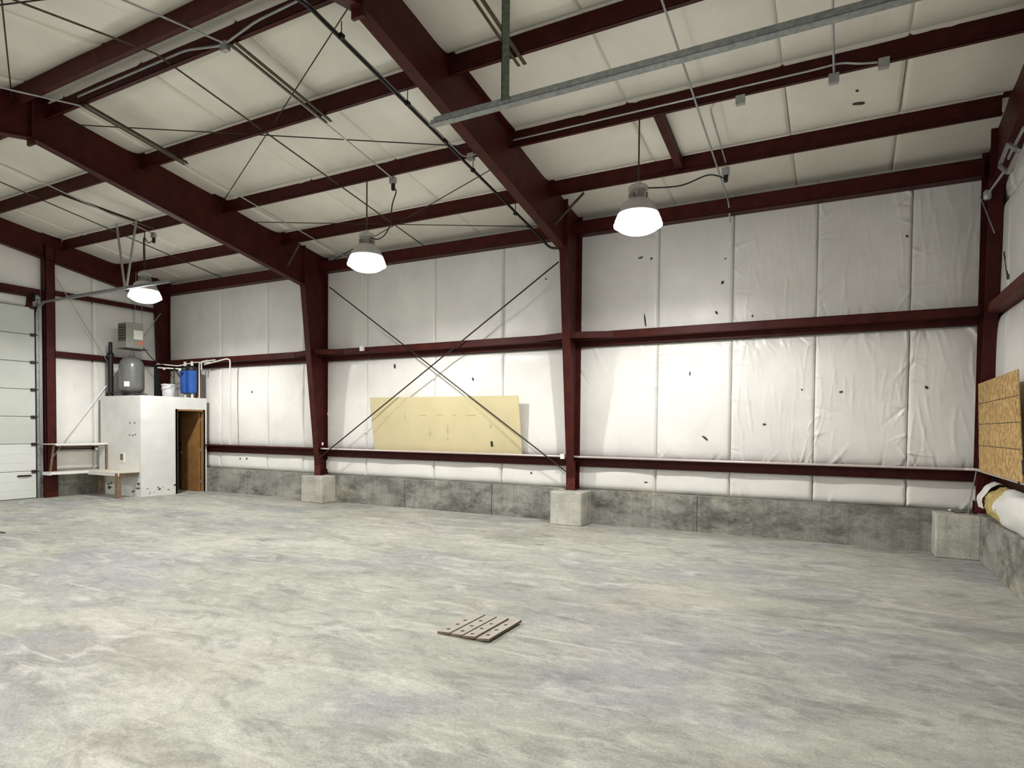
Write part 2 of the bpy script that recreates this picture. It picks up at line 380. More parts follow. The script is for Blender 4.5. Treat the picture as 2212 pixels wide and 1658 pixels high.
# left and right end walls, front wall
wall_left = MB().box((XL-.04, YF, ZCURB), (XL+.02, YB, 6.5)).build('wall_left', 'siding'); tag(wall_left, 'end wall lined with white insulation around the roll-up door', kind='structure')
DL0, DL1, DTOP = 3.81, 7.47, 4.30                 # left door opening
def end_wall(parent, X, nx, d0, d1, dt, seed, fine):
    ys = [YF+.1, .2, d0-.08] if d0 > .5 else [YF+.1, d0-.08]
    ysb = [d1+.22, 8.75, 9.75, 10.68] if d1 < 8 else []
    k = seed
    for ya, yb2 in list(zip(ys[:-1], ys[1:])) + list(zip(ysb[:-1], ysb[1:])):
        for z0, z1, bl in ((.585, 1.10, .09), (1.10, 3.26, .09), (3.26, 4.68, .08), (4.68, 6.3, .07)):
            k += 1
            if nx < 0 and z0 < 1 and ya > 4: continue
            quilt('insulation_panel', parent, (X, ya, z0), (0, 1, 0), (0, 0, 1), (nx, 0, 0), yb2-ya, z1-z0, bl, 'vinyl_wall', k, .03 if fine else .06, 8 if fine else 3, 36., 14.)
    n = 3
    for i in range(n):
        ya = d0-.08+(d1-d0+.30)*i/n
        quilt('insulation_panel', parent, (X, ya, dt+.02), (0, 1, 0), (0, 0, 1), (nx, 0, 0), (d1-d0+.30)/n, 6.5-dt, .06, 'vinyl_wall', k+10+i, .07, 2, 14., 8.)
end_wall(wall_left, XL+.10, 1, DL0, DL1, DTOP, 300, False)
wall_right = MB().box((XR-.02, YF, ZCURB), (XR+.04, YB, 6.5)).build('wall_right', 'siding'); tag(wall_right, 'end wall lined with white insulation behind the strand board sheet', kind='structure')
DR0, DR1 = .95, 4.61
end_wall(wall_right, XR-.10, -1, DR0, DR1, DTOP, 400, True)
wall_front = MB().box((XL, YF-.04, ZCURB), (XR, YF+.02, 5.6)).build('wall_front', 'siding'); tag(wall_front, 'opposite long wall lined with white insulation', kind='structure')
for i in range(10):
    x0 = -16.3+i*1.81
    for z0, z1, bl in ((.585, 1.10, .1), (1.10, 3.26, .09), (3.26, 5.5, .08)):
        sd += 1; quilt('insulation_panel', wall_front, (x0, YF+.1, z0), (1, 0, 0), (0, 0, 1), (0, 1, 0), 1.81, z1-z0, bl, 'vinyl_wall', sd, .12, 0, 14., 8.)

# roof blanket between the purlins
ceiling = MB()
for sgn in (1, -1):
    ye = YB if sgn > 0 else YF
    ceiling.add([(XL, YR, zc(YR)+.10), (XR, YR, zc(YR)+.10), (XR, ye, zc(ye)+.10), (XL, ye, zc(ye)+.10)], [(0, 1, 2, 3) if sgn > 0 else (3, 2, 1, 0)])
ceiling = ceiling.build('ceiling', 'siding'); tag(ceiling, 'pitched roof lined with cream vinyl insulation blankets', kind='structure')
PUR = [10.78, 9.38, 7.98, 6.42, 5.00]              # web lines of eave strut and purlins on the far slope
yrow = [10.80, 9.38, 7.98, 6.42, 5.00, YR]
cseam = [-16.38, -15.3, -13.35, -11.75, -10.05, -8.2, -6.38, -4.4, -2.58, -.71, .55, 1.93]
sl = 1/math.hypot(1, .162)
for sgn in (1, -1):
    for r in range(len(yrow)-1):
        ya, yb2 = yrow[r], yrow[r+1]
        for i in range(len(cseam)-1):
            sd += 1; x0, x1 = cseam[i], cseam[i+1]
            Ya = ya if sgn > 0 else 2*YR-ya
            ev = np.array([0, -sgn*sl, .162*sl]); en = np.array([0, -sgn*.162*sl, -sl])
            quilt('insulation_panel', ceiling, (x0, Ya, zc(ya)), (1, 0, 0), ev, en, x1-x0, (ya-yb2)/sl, (.05, .085, .035, .085, .015)[r],
                  'vinyl_roof', sd, (.05 if sgn > 0 else .10), 4 if sgn > 0 else 0, 60., 6.)

for X, Y, wd, ht in ((.10, 8.90, .15, .06), (.07, 8.64, .04, .06)):
    flake('tear', (X, Y, zc(Y)-.088), (1, .25, 0), (0, sl, -.162*sl), (0, -.162, -1), wd, ht, ceiling, int(ht*1000))
for i in range(7):
    f = i/6; flake('tear', (1.762, 9.96-.20*f, 3.95-.33*f), (0, 1, 0), (0, 0, 1), (-1, 0, 0), .07 if i in (0, 1) else .035, .06, wall_right, i+50)
# concrete stem walls
def curb(name, a, bb, label):
    o = MB().box(a, bb).build(name, 'curb_concrete', bevel=.012); return tag(o, label, None, None, 'structure')
JX = [XL, -12.9, -8.1, -6.0, -2.1, XR]
k = MB().box((XL, 10.54, 0), (XR, YB+.05, ZCURB))
for i in range(5): k.box((JX[i]+(.007 if i else 0), 10.51, 0), (JX[i+1]-(.007 if i < 4 else 0), 10.545, ZCURB))
cb = tag(k.build('baseboard_back', 'curb_concrete'), 'stained grey concrete stem wall along the long wall', None, None, 'structure')
for x in JX[1:-1]:                                # recessed form joints
    MB().box((x-.007, 10.532, .0), (x+.007, 10.541, ZCURB-.005)).build('form_joint', 'curb_concrete', cb)
curb('baseboard_right', (1.62, YF, 0), (XR+.05, 10.51, ZCURB), 'grey concrete stem wall below the torn insulation')
lc = MB().box((XL-.05, DL1+.1, 0), (-16.15, 10.51, ZCURB)).box((XL-.05, YF, 0), (-16.15, DL0-.1, ZCURB)).build('baseboard_left', 'curb_concrete'); tag(lc, 'grey concrete stem wall under the corner bench', None, None, 'structure')
curb('baseboard_front', (XL, YF-.05, 0), (XR, YF+.29, ZCURB), 'grey concrete stem wall along the opposite long wall')

# piers
for x0, x1, y0, lab in ((-10.66, -10.03, 10.10, 'square concrete pier carrying the steel column nearer the closet'),
                        (-4.54, -3.95, 10.03, 'square concrete pier carrying the steel column right of the yellow panel'),
                        (1.13, 1.625, 10.09, 'corner concrete pier below the torn insulation roll')):
    tag(MB().box((x0, y0, 0), (x1, 10.52, .585)).build('concrete_pier', 'pier_concrete', bevel=.018), lab, 'pier', 'concrete column piers')

# ---------------------------------------------------------------- steel frames
def ibeam(name, parent, web, f1, f2, X, wd=.15, t=.014, m='red_steel'):
    """web polygon in (y,z); f1, f2 polylines of the flanges"""
    k = MB().prism(web, 'X', X-.005, X+.005)
    for fl in (f1, f2):
        for p, q in zip(fl[:-1], fl[1:]):
            k.bar((X, p[0], p[1]), (X, q[0], q[1]), wd, t, (0, 0, 1) if abs(q[1]-p[1]) < abs(q[0]-p[0]) else (0, 1, 0))
    return k.build(name, m, parent)
def frame(X, label, kneeY=9.95, kneeZ=4.75, rz=5.80, base=10.40, wd=.15, group='steel portal frames', rear=10.62):
    root = empty('portal_frame', (X, YR, 0), label, 'steel frame', group)
    for sgn in (1, -1):
        def Y(y): return y if sgn > 0 else 2*YR-y
        zt = lambda y: zb(y)+.25
        p = lambda L: [(Y(a), c) for a, c in L]
        c = ibeam('column', root, p([(base, .585), (rear, .585), (rear, zt(rear)), (kneeY, zt(kneeY)), (kneeY, kneeZ)]),
                  p([(base, .585), (kneeY, kneeZ)]), p([(rear, .585), (rear, zt(rear))]), X, wd)
        bp = MB().box((X-.1, Y(base-.03), .585), (X+.1, Y(rear+.03), .605)).build('base_plate', 'red_steel', c)
        MB().box((X-wd/2-.008, Y(base-.03), .605), (X+wd/2+.008, Y(base-.006), 1.12)).box((X-wd/2-.008, Y(base-.03), 1.10), (X+wd/2+.008, Y(rear-.05), 1.12)).build('boot_plate', 'red_scuffed', c)
        MB().box((X-wd/2, Y(kneeY-.012), kneeZ-.03), (X+wd/2, Y(kneeY+.012), zt(kneeY))).build('splice_plate', 'red_steel', c)
        r = ibeam('rafter', root, p([(kneeY, kneeZ), (YR, rz), (YR, zt(YR)), (kneeY, zt(kneeY))]),
                  p([(kneeY+.02, kneeZ-.004), (YR, rz)]), p([(rear, zt(rear)), (YR, zt(YR))]), X, wd)
        MB().box((X-wd/2, Y(YR), rz-.09), (X+wd/2, Y(YR+.02), zt(YR))).build('end_plate', 'red_steel', r)
    return root
frame(-16.13, 'dark red end frame behind the closet and roll-up door', 10.25, 4.95, 5.95, 10.40, .14)
fr1 = frame(-10.45, 'dark red portal frame with a white tag on its column')
fr2 = frame(-4.30, 'dark red portal frame with column right of the leaning yellow panel')
frame(1.68, 'dark red end frame beside the strand board sheet', 10.05, 4.85, 5.85, 10.38, .15)
t = onY(697, 958, 10.35); MB().box((t[0]-.02, 10.345, t[2]-.03), (t[0]+.02, 10.352, t[2]+.03)).build('white_tag', 'white_tag', fr1)

# purlins, eave struts (one thing per bay)
BX = [(-16.06, -10.46), (-10.44, -4.31), (-4.29, 1.60)]
BN = ['closet bay', 'middle bay', 'strand board bay']
def zpur(x0, x1, Y, z, flip=1, hh=.2):
    """Z-section: web vertical, bottom flange toward flip, top flange away"""
    k = MB(); t = .006
    k.box((x0, Y-t, z), (x1, Y, z+hh))
    k.box((x0, Y-(.065 if flip > 0 else 0)-0, z), (x1, Y+(.065 if flip < 0 else 0), z+t))
    k.box((x0, Y-.0 if flip > 0 else Y-.065, z+hh-.006), (x1, Y+.065 if flip > 0 else Y, z+hh))
    ly = Y-.065 if flip > 0 else Y+.065-t
    k.box((x0, ly, z), (x1, ly+t, z+.022)); return k
PN = {9.38: 'next up from the eave', 7.98: 'carrying the hanging lamp', 6.42: 'second below the ridge', 5.02: 'just below the ridge, lamp side'}
for bi, (x0, x1) in enumerate(BX):
    for Y in (9.38, 7.98, 6.42, 5.02):
        o = zpur(x0, x1, Y+.03, zb(Y), 1, .27 if Y == 7.98 else .25).build('purlin', 'red_steel')
        tag(o, 'dark red roof purlin %s, %s' % (PN[Y], BN[bi]), 'purlin', 'roof purlins')
    for Y in (4.60, 2*YR-6.42, 2*YR-7.98, 2*YR-9.38):
        o = zpur(x0, x1, Y-.03, zb(Y), -1, .25).build('purlin', 'red_steel')
        tag(o, 'dark red roof purlin %s, %s' % ('just over the ridge' if Y == 4.60 else 'far behind the ridge, row %s' % {3.20: 'one', 1.64: 'two', .24: 'three'}[round(Y, 2)], BN[bi]), 'purlin', 'roof purlins')
    for sgn in (1, -1):
        Ye = 10.56 if sgn > 0 else 2*YR-10.56
        k = MB(); fy = Ye-.14*sgn; t = .006*sgn
        k.box((x0, fy, 5.13), (x1, fy+t, 5.36)); k.box((x0, fy, 5.13), (x1, Ye+.06*sgn, 5.136)); k.box((x0, fy, 5.354), (x1, Ye+.06*sgn, 5.36)); k.box((x0, Ye+.06*sgn, 5.13), (x1, Ye+.054*sgn, 5.16))
        tag(k.build('eave_strut', 'red_steel'), 'dark red eave strut above the %s wall, %s' % ('panelled long' if sgn > 0 else 'opposite', BN[bi]), 'eave strut', 'eave struts')

# wall girts: Z sections with a horizontal web
def girt(p0, p1, n, zweb, up, dn, depth=.19, t=.006):
    """p0,p1: (x,y) ends at the outer line; n: inward unit (x,y)"""
    k = MB(); n = np.array(n, float); p0, p1 = np.array(p0, float), np.array(p1, float)
    def slab(a0, a1, z0, z1):
        q = [p0+n*a0, p1+n*a0, p1+n*a1, p0+n*a1]
        k.add([(*c, z0) for c in q]+[(*c, z1) for c in q], [(3,2,1,0),(4,5,6,7),(0,1,5,4),(1,2,6,5),(2,3,7,6),(3,0,4,7)])
    slab(0, depth, zweb-t/2, zweb+t/2); slab(depth-t, depth, zweb, zweb+up); slab(0, t, zweb-dn, zweb)
    if up > .06: slab(depth-.02, depth, zweb+up-t, zweb+up)
    return k
for bi, (x0, x1) in enumerate(BX):
    tag(girt((x0, 10.60), (x1, 10.60), (0, -1), 3.265, .125, .10).build('wall_girt', 'red_steel'), 'dark red upper wall girt across the white panels, %s' % BN[bi], 'girt', 'wall girts')
    tag(girt((x0, 10.60), (x1, 10.60), (0, -1), 1.165, .035, .16).build('wall_girt', 'red_steel'), 'dark red lower wall girt just above the concrete, %s' % BN[bi], 'girt', 'wall girts')
# lapped end plates where the girts meet the column
for X, sg, bi in ((-4.30, 1, 2), (-4.30, -1, 1), (-10.45, 1, 1), (-10.45, -1, 0)):
    k = MB().prism([(X+sg*.02, 10.20), (X+sg*.75, 10.41), (X+sg*.75, 10.44), (X+sg*.02, 10.44)], 'Z', 3.375, 3.385)
    k.prism([(X+sg*.02, 10.20), (X+sg*.05, 10.20), (X+sg*.75, 10.41), (X+sg*.75, 10.415)], 'Z', 3.27, 3.38)
    o = k.build('lap_plate', 'red_steel', fr2 if X > -5 else fr1)
LEFTX = -16.28
tag(girt((LEFTX, 7.84), (LEFTX, 10.5), (1, 0), 3.25, .12, .08, .16).build('wall_girt', 'red_steel'), 'dark red upper girt on the end wall behind the pressure tank', 'girt', 'wall girts')
tag(girt((LEFTX, 7.84), (LEFTX, 10.5), (1, 0), 4.66, .10, .06, .14).build('wall_girt', 'red_steel'), 'dark red high girt on the end wall above the heater', 'girt', 'wall girts')
tag(girt((LEFTX, 7.84), (LEFTX, 8.79), (1, 0), 1.13, .03, .14, .14).build('wall_girt', 'red_steel'), 'dark red lower girt behind the bench shelf', 'girt', 'wall girts')
tag(girt((1.83, DR1+.25), (1.83, 10.3), (-1, 0), 3.25, .125, .10).build('wall_girt', 'red_scuffed'), 'dark red upper girt on the end wall above the strand board', 'girt', 'wall girts')
tag(girt((1.83, DR1+.25), (1.83, 10.3), (-1, 0), 1.165, .035, .16).build('wall_girt', 'red_steel'), 'dark red lower girt under the strand board sheet', 'girt', 'wall girts')

# ---------------------------------------------------------------- roll-up doors with tracks
def rollup(name, X, nx, y0, y1, htrack_len, label, lampend):
    root = empty(name, (X, (y0+y1)/2, 0)); tag(root, label, None, None, 'structure')
    n = 7; hh = DTOP/n
    for i in range(n):
        z0, z1 = i*hh+.006, (i+1)*hh-.004
        a, c = X, X+nx*.045
        k = MB().prism([(a, z0), (c-nx*.006, z0), (c, z0+.012), (c, z1-.012), (c-nx*.006, z1), (a, z1)], 'Y', y0, y1)
        if i < 2:
            for f in (.33, .66): k.box((c, y0, z0+(z1-z0)*f-.004), (c+nx*.004, y1, z0+(z1-z0)*f+.004))
        s = k.build('door_section', 'door_panel_low' if i < 2 else 'door_panel', root)
        if i == 0:
            hd = MB().tube([(c, y1-.34, .53), (c+nx*.05, y1-.32, .53), (c+nx*.05, y1-.14, .53), (c, y1-.12, .53)], .012, 6).box((c, y1-.37, .50), (c+nx*.012, y1-.09, .525)).build('lift_handle', 'dark_rod', s)
        MB().box((c, y1-.09, z1-.035), (c+nx*.03, y1+.02, z1+.03)).tube([(c+nx*.02, y1, z1), (c+nx*.02, y1+.05, z1)], .02, 8).build('roller_hinge', 'dark_rod', s)
    b2 = MB().box((X, y0, -.0), (X+nx*.05, y1, .012)).build('bottom_seal', 'rubber_black', root)
    for yy, sg in ((y1+.045, 1), (y0-.045, -1)):
        xx = X+nx*.055
        k = MB().box((xx-.025, yy+sg*.02, 0), (xx+.025, yy+sg*.026, DTOP-.25)).box((xx-.025, yy-sg*.03, 0), (xx-.020, yy+sg*.026, DTOP-.25)).box((xx+.020, yy-sg*.03, 0), (xx+.025, yy+sg*.026, DTOP-.25))
        k.build('vertical_track', 'galvanized', root)
        MB().box((xx-.06, yy+sg*.03, 0), (xx+.0, yy+sg*.10, DTOP+.15)).build('jamb_angle', 'conduit_grey', root)
        ht = MB(); pts = [(xx, yy, DTOP-.25)]+[(xx+nx*(.35-.35*math.cos(a)), yy, DTOP-.25+.35*math.sin(a)) for a in np.linspace(0, math.pi/2, 7)]+[(X+nx*htrack_len, yy, DTOP+.10)]
        for p, q in zip(pts[:-1], pts[1:]):
            ht.bar(p, q, .05, .006); ht.bar(tuple(np.array(p)+(0, .025*sg, .02)), tuple(np.array(q)+(0, .025*sg, .02)), .006, .055)
            ht.bar(tuple(np.array(p)+(0, -.025*sg, .01)), tuple(np.array(q)+(0, -.025*sg, .01)), .005, .025)
        tr = ht.build('overhead_track', 'galvanized', root)
        if sg == lampend:
            st = X+nx*htrack_len*.08
            MB().angle((X+nx*1.2, yy+.02, DTOP+.12), (X+nx*htrack_len, yy+.02, DTOP+.12), .05, .006).build('stiffener_angle', 'galvanized', tr)
    # header, torsion shaft
    MB().box((X-nx*.10, y0-.12, DTOP+.26), (X+nx*.06, y1+.12, DTOP+.43)).build('header_beam', 'red_steel', root)
    MB().box((X-nx*.10, y1-.12, DTOP-.02), (X+nx*.02, y1-.02, DTOP+.26)).build('header_post', 'red_steel', root)
    k = MB().tube([(X+nx*.13, y0-.05, DTOP+.22), (X+nx*.13, y1+.06, DTOP+.22)], .0127, 8).build('torsion_shaft', 'dark_rod', root)
    for yy in (y0-.02, y1+.0):
        MB().tube([(X+nx*.13, yy-.04, DTOP+.22), (X+nx*.13, yy+.04, DTOP+.22)], .065, 14).build('cable_drum', 'galvanized', k)
        MB().box((X, yy-.055, DTOP+.12), (X+nx*.2, yy-.05, DTOP+.32)).build('bearing_plate', 'dark_rod', k)
    MB().tube([(X+nx*.13, (y0+y1)/2-.9, DTOP+.22), (X+nx*.13, (y0+y1)/2+.9, DTOP+.22)], .035, 10).build('torsion_spring', 'dark_rod', k)
    return root
d1 = rollup('door_1', -16.22, 1, DL0, DL1, 4.85, 'white sectional roll-up door in the end wall by the bench', 1)
# hangers of the left track: two braces and the long angle under the purlins
A0 = onY(143, 425, DL1+.05); tr_end = (-12.75, DL1+.045, DTOP+.12)
def hang(px, py, zoff=0):
    p = onY(px, py, DL1+.05); return (p[0], p[1], zb(DL1+.05)-.01)
h1, h2 = (-13.37+.25, DL1+.05, zb(7.5)-.02), (-12.45, DL1+.05, zb(7.5)-.02)
MB().angle((h1[0], h1[1], h1[2]), (-12.85, DL1+.05, DTOP+.13), .045, .005, (0, 1, 0)).build('track_hanger', 'conduit_grey', d1)
MB().angle((h2[0], h2[1], h2[2]), (-12.80, DL1+.05, DTOP+.13), .045, .005, (0, 1, 0)).build('track_hanger', 'conduit_grey', d1)
MB().angle((-12.95, 6.42, zb(6.42)-.005), (-12.55, 7.98, zb(7.98)-.005), .05, .005).build('hanger_angle', 'brown_angle', d1)
d2 = rollup('door_2', 1.78, -1, DR0, DR1, 5.08, 'white sectional roll-up door in the end wall with the strand board', 1)
MB().box((-2.60, DR1+.05, DTOP+.10), (-2.525, DR1+.056, zb(4.6)+.03)).box((-2.60, DR1+.05, DTOP+.10), (-2.594, DR1+.11, zb(4.6)+.03)).build('track_hanger', 'green_steel', d2)
MB().bar((-3.30, DR1+.03, DTOP+.075), (1.7, DR1+.03, DTOP+.075), .07, .006).build('track_lip', 'galvanized', d2)

# end wall column by the door
k = MB().box((-16.24, 7.64, .6), (-16.06, 7.652, 5.75)).box((-16.24, 7.83, .6), (-16.06, 7.842, 5.75)).box((-16.072, 7.64, .6), (-16.06, 7.842, 5.75)).box((-16.25, 7.60, 0), (-16.05, 7.86, .6))
tag(k.build('end_wall_column', 'red_steel'), 'dark red end wall column between roll-up door and bench', 'steel column')

# rod bracing
def rod(p, q, r, label, m='dark_rod', group='bracing rods', name='brace_rod'):
    return tag(MB().tube([p, q], r, 6).build(name, m), label, 'rod', group)
YR_ = 10.36
rod(onY(712, 620, YR_), (-4.22, YR_+.02, .80), .013, 'long wall brace rod sloping down toward the column right of the yellow panel')
rod(onY(1207, 565, YR_-.03), (-10.36, YR_-.01, .98), .013, 'long wall brace rod sloping down toward the column with the white tag')
zr = lambda Y: zb(Y)+.04
rod((-10.42, 5.22, zr(5.22)), (-4.33, 8.05, zr(8.05)), .008, 'thin roof brace rod from the closet frame ridge to the lamp purlin')
rod((-4.33, 4.98, zr(4.98)), (-10.42, 7.86, zr(7.86)), .008, 'thin roof brace rod from the other frame ridge to the lamp purlin')
rod((-10.42, 8.42, zr(8.42)), (-4.33, 10.55, zr(10.6)), .008, 'thin roof brace rod running out to the eave above the yellow panel')
rod((-4.33, 8.22, zr(8.22)), (-10.42, 10.55, zr(10.6)), .008, 'thin roof brace rod running out to the eave above the white tag')
rod((-10.42, 4.57, zr(4.57)), (-4.33, 1.72, zr(1.72)), .008, 'thin brace rod falling away over the ridge from the frame with the white tag')
rod((-4.33, 4.75, zr(4.75)), (-10.42, 2.20, zr(2.20)), .008, 'thin brace rod falling away over the ridge toward the closet bay')
for X, nm in ((-7.52, 'the middle bay'), (-13.62, 'the closet bay')):
    pts = [(X, 10.45, zb(10.45)+.02), (X, YR, zb(YR)+.02), (X, .3, zb(.3)+.02)]
    tag(MB().tube(pts, .011, 6).build('sag_rod', 'brown_angle'), 'dark sag rod crossing all purlins in %s' % nm, 'rod', 'purlin sag rods')
rod((-16.05, 7.85, 5.05), (-16.05, 10.35, 1.02), .009, 'thin pale brace rod on the end wall sloping down behind the closet', 'conduit_grey')
rod((-16.05, 7.70, .84), (-16.05, 10.35, 4.64), .009, 'thin pale brace rod on the end wall sloping down behind the bench', 'conduit_grey')

# flange braces between purlin and frame
def flange_brace(p, q, label):
    tag(MB().angle(p, q, .045, .005).build('flange_brace', 'brown_angle'), label, 'brace', 'flange braces')
flange_brace((-4.24, 9.46, 5.02), (-3.72, 9.44, 5.44), 'short dark brace from the lamp bay purlin to the frame right of the yellow panel')
flange_brace((-10.39, 9.50, 5.05), (-9.98, 9.44, 5.44), 'short dark brace from a purlin to the frame with the white tag')

# angles hung across the two top purlins
for X, nm in ((-6.36, 'by the black pipe'), (-9.45, 'by the closet frame'), (-3.36, 'near the hanging track')):
    z5, z6 = zb(5.02)-.03, zb(6.52)-.03
    k = MB().angle((X, 5.0, z5), (X, 6.55, z6), .045, .005); k.angle((X-.075, 5.0, z5), (X-.075, 6.55, z6), .035, .005)
    tag(k.build('support_angle', 'brown_angle'), 'pair of brown steel angles under the ridge purlins %s' % nm, 'angle', 'support angles')

# short red strut between lamp purlin and the next one
tag(
    MB().bar((-2.20, 8.02, zb(8.02)+.12), (-2.20, 9.36, zb(9.36)+.12), .10, .14).build('purlin_strut', 'red_steel'), 'short red strut between two purlins near the lamp', 'strut')

# ---------------------------------------------------------------- conduits
def rz_(Y, off=-.012): return zb(Y)+off
def jbox(parent, c, sx=.10, sy=.06, sz=.10, m='conduit_grey'):
    k = MB().box((c[0]-sx/2, c[1]-sy/2, c[2]-sz/2), (c[0]+sx/2, c[1]+sy/2, c[2]+sz/2)).box((c[0]-sx/2-.004, c[1]-sy/2-.006, c[2]-sz/2-.004), (c[0]+sx/2+.004, c[1]-sy/2, c[2]+sz/2+.004))
    return k.build('junction_box', m, parent, bevel=.006)
def plug(parent, c):
    return MB().lathe([(.018, -.11), (.030, -.10), (.034, -.02), (.030, 0)], c, 12).build('plug', 'rubber_black', parent, True)
def conduit(pts, label, r=.012, boxes=(), rad=.12, m='conduit_grey'):
    o = empty('conduit', pts[0], label, 'conduit', 'electrical conduit runs')
    MB().tube(bend(pts, rad), r, 8).build('pipe', m, o, True)
    for bx in boxes: jbox(o, bx)
    return o
c1 = conduit([(-6.66, 1.5, rz_(1.5)), (-6.60, YR, rz_(YR)), (-6.46, 5.05, rz_(5.05)), (-6.46, 8.04, rz_(8.04))], 'grey conduit running down the middle bay roof to the lamp socket', boxes=[(-6.50, 5.0, rz_(5.0)-.03), (-6.46, 8.05, rz_(8.05)-.03)])
plug(c1, (-6.46, 8.05, rz_(8.05)-.08))
conduit([(-9.95, 1.5, rz_(1.5)), (-9.85, 4.3, rz_(4.3)), (-9.52, 5.05, rz_(5.05)), (-9.50, 10.3, rz_(10.3))], 'grey conduit running down the roof next to the closet frame', .011)
c3 = conduit([(-12.78, 1.5, rz_(1.5)), (-12.72, 5.4, rz_(5.4)), (-12.78, 8.08, rz_(8.08))], 'grey conduit running down the closet bay roof to the lamp socket', boxes=[(-12.78, 8.10, rz_(8.1)-.03)])
plug(c3, (-12.78, 8.10, rz_(8.1)-.08))
conduit([(-9.5, 4.95, rz_(4.95, .06)), (-7.15, 4.95, rz_(4.95, .06)), (-6.52, 4.98, rz_(5.0, -.03)), (-5.9, 4.93, rz_(4.95, .03)), (-5.1, 4.93, rz_(4.93, .06))], 'grey conduit along the ridge purlin between the two frames', .013)
conduit([(-5.02, 4.6, rz_(4.6, -.04)), (-5.02, 7.9, rz_(7.9, -.04)), (-4.62, 7.93, rz_(7.93, .02))], 'thin grey conduit following the black gas pipe', .010, boxes=[(-4.93, 7.95, rz_(7.95, -.02))])
conduit([(-1.70, .2, rz_(.2)), (-1.68, YR, rz_(YR)), (-1.67, 10.40, rz_(10.40)), (-1.66, 10.52, 5.0)], 'long grey conduit crossing every purlin in the bay by the strand board', .013)
conduit([(-.18, .5, rz_(.5)), (-.18, YR, rz_(YR)), (-.17, 7.97, rz_(7.97))], 'short grey conduit ending in a box on the lamp purlin', .013, boxes=[(-.17, 7.96, rz_(7.97)-.05)])
conduit([(-4.2, 7.90, rz_(7.9, .05)), (-.35, 7.90, rz_(7.9, .05)), (-.10, 7.90, rz_(7.9, .06)), (.08, 7.90, rz_(7.9, .0)), (.25, 7.92, rz_(7.95, -.01))], 'grey conduit along the lamp purlin in the bay by the strand board', .011, boxes=[(.31, 7.93, rz_(7.97)-.02), (-1.16, 7.95, rz_(7.97)-.06)])
c9 = conduit([(-1.35, 8.02, zb(8.0)+.05), (-1.47, 8.0, zb(8.0)+.01), (-1.54, 8.1, zb(8.1)-.0), (-1.55, 9.38, zb(9.38)+.02), (-1.56, 9.46, zb(9.46)-.04)], 'short bent conduit with a black plug between two purlins', .010, boxes=[(-1.56, 9.44, zb(9.46)-.06)])
plug(c9, (-1.56, 9.44, zb(9.46)-.10))
# right end frame fitting and wires
fx = onX(2175, 340, 1.58); f2x = onX(2140, 425, 1.58)
c10 = conduit([onX(2212, 275, 1.585), onX(2190, 318, 1.585)], 'conduit with open grey fitting on the end frame rafter', .016)
k = MB(); fc = [np.array(onX(x, y, 1.57)) for x, y in ((2178, 311), (2200, 326), (2178, 373), (2159, 358))]
for i in range(4): k.bar(fc[i], fc[(i+1) % 4], .035, .035, (1, 0, 0))
k.bar((fc[0]+fc[3])/2*.5+(fc[1]+fc[2])/2*.5, (fc[0]+fc[1])/2, .03, .02, (1, 0, 0)); k.build('open_fitting', 'conduit_grey', c10)
MB().tube([onX(2172, 366, 1.575), onX(2135, 418, 1.575)], .014, 8).build('pipe', 'conduit_grey', c10, True)
MB().lathe([(.03, -.06), (.045, -.04), (.045, .04), (.03, .06)], onX(2133, 421, 1.575), 12).build('elbow', 'conduit_grey', c10, True)
rod(onY(2118, 425, 10.3), onX(2148, 503, 1.62), .008, 'short pale rod crossing the top of the end frame column', 'conduit_grey')

# black gas pipe with hangers
gp = empty('gas_pipe', (-4.95, 4.9, zb(4.9)-.15), 'black gas pipe on clevis hangers beside the frame right of the yellow panel', 'pipe')
zg = lambda Y: zb(Y)-.15
MB().tube(bend([(-5.0, 1.5, zg(1.5)), (-5.0, YR, zg(YR)), (-4.93, 10.22, zg(10.22)), (-4.75, 10.36, 4.94), (-4.45, 10.36, 4.90)], .10), .021, 10).build('pipe', 'black_iron', gp, True)
for Y in (5.28, 6.46, 8.05, 9.42):
    MB().tube([(-4.96, Y-.02, zg(Y)), (-4.96, Y+.02, zg(Y))], .034, 12).tube([(-4.96, Y, zg(Y)+.03), (-4.96, Y, zb(Y)+.01)], .006, 6).build('clevis_hanger', 'black_iron', gp)
for Y in (7.3, 9.9):
    MB().tube([(-4.95, Y-.03, zg(Y)+.005), (-4.95, Y+.03, zg(Y)-.005)], .029, 10).build('coupling', 'black_iron', gp)

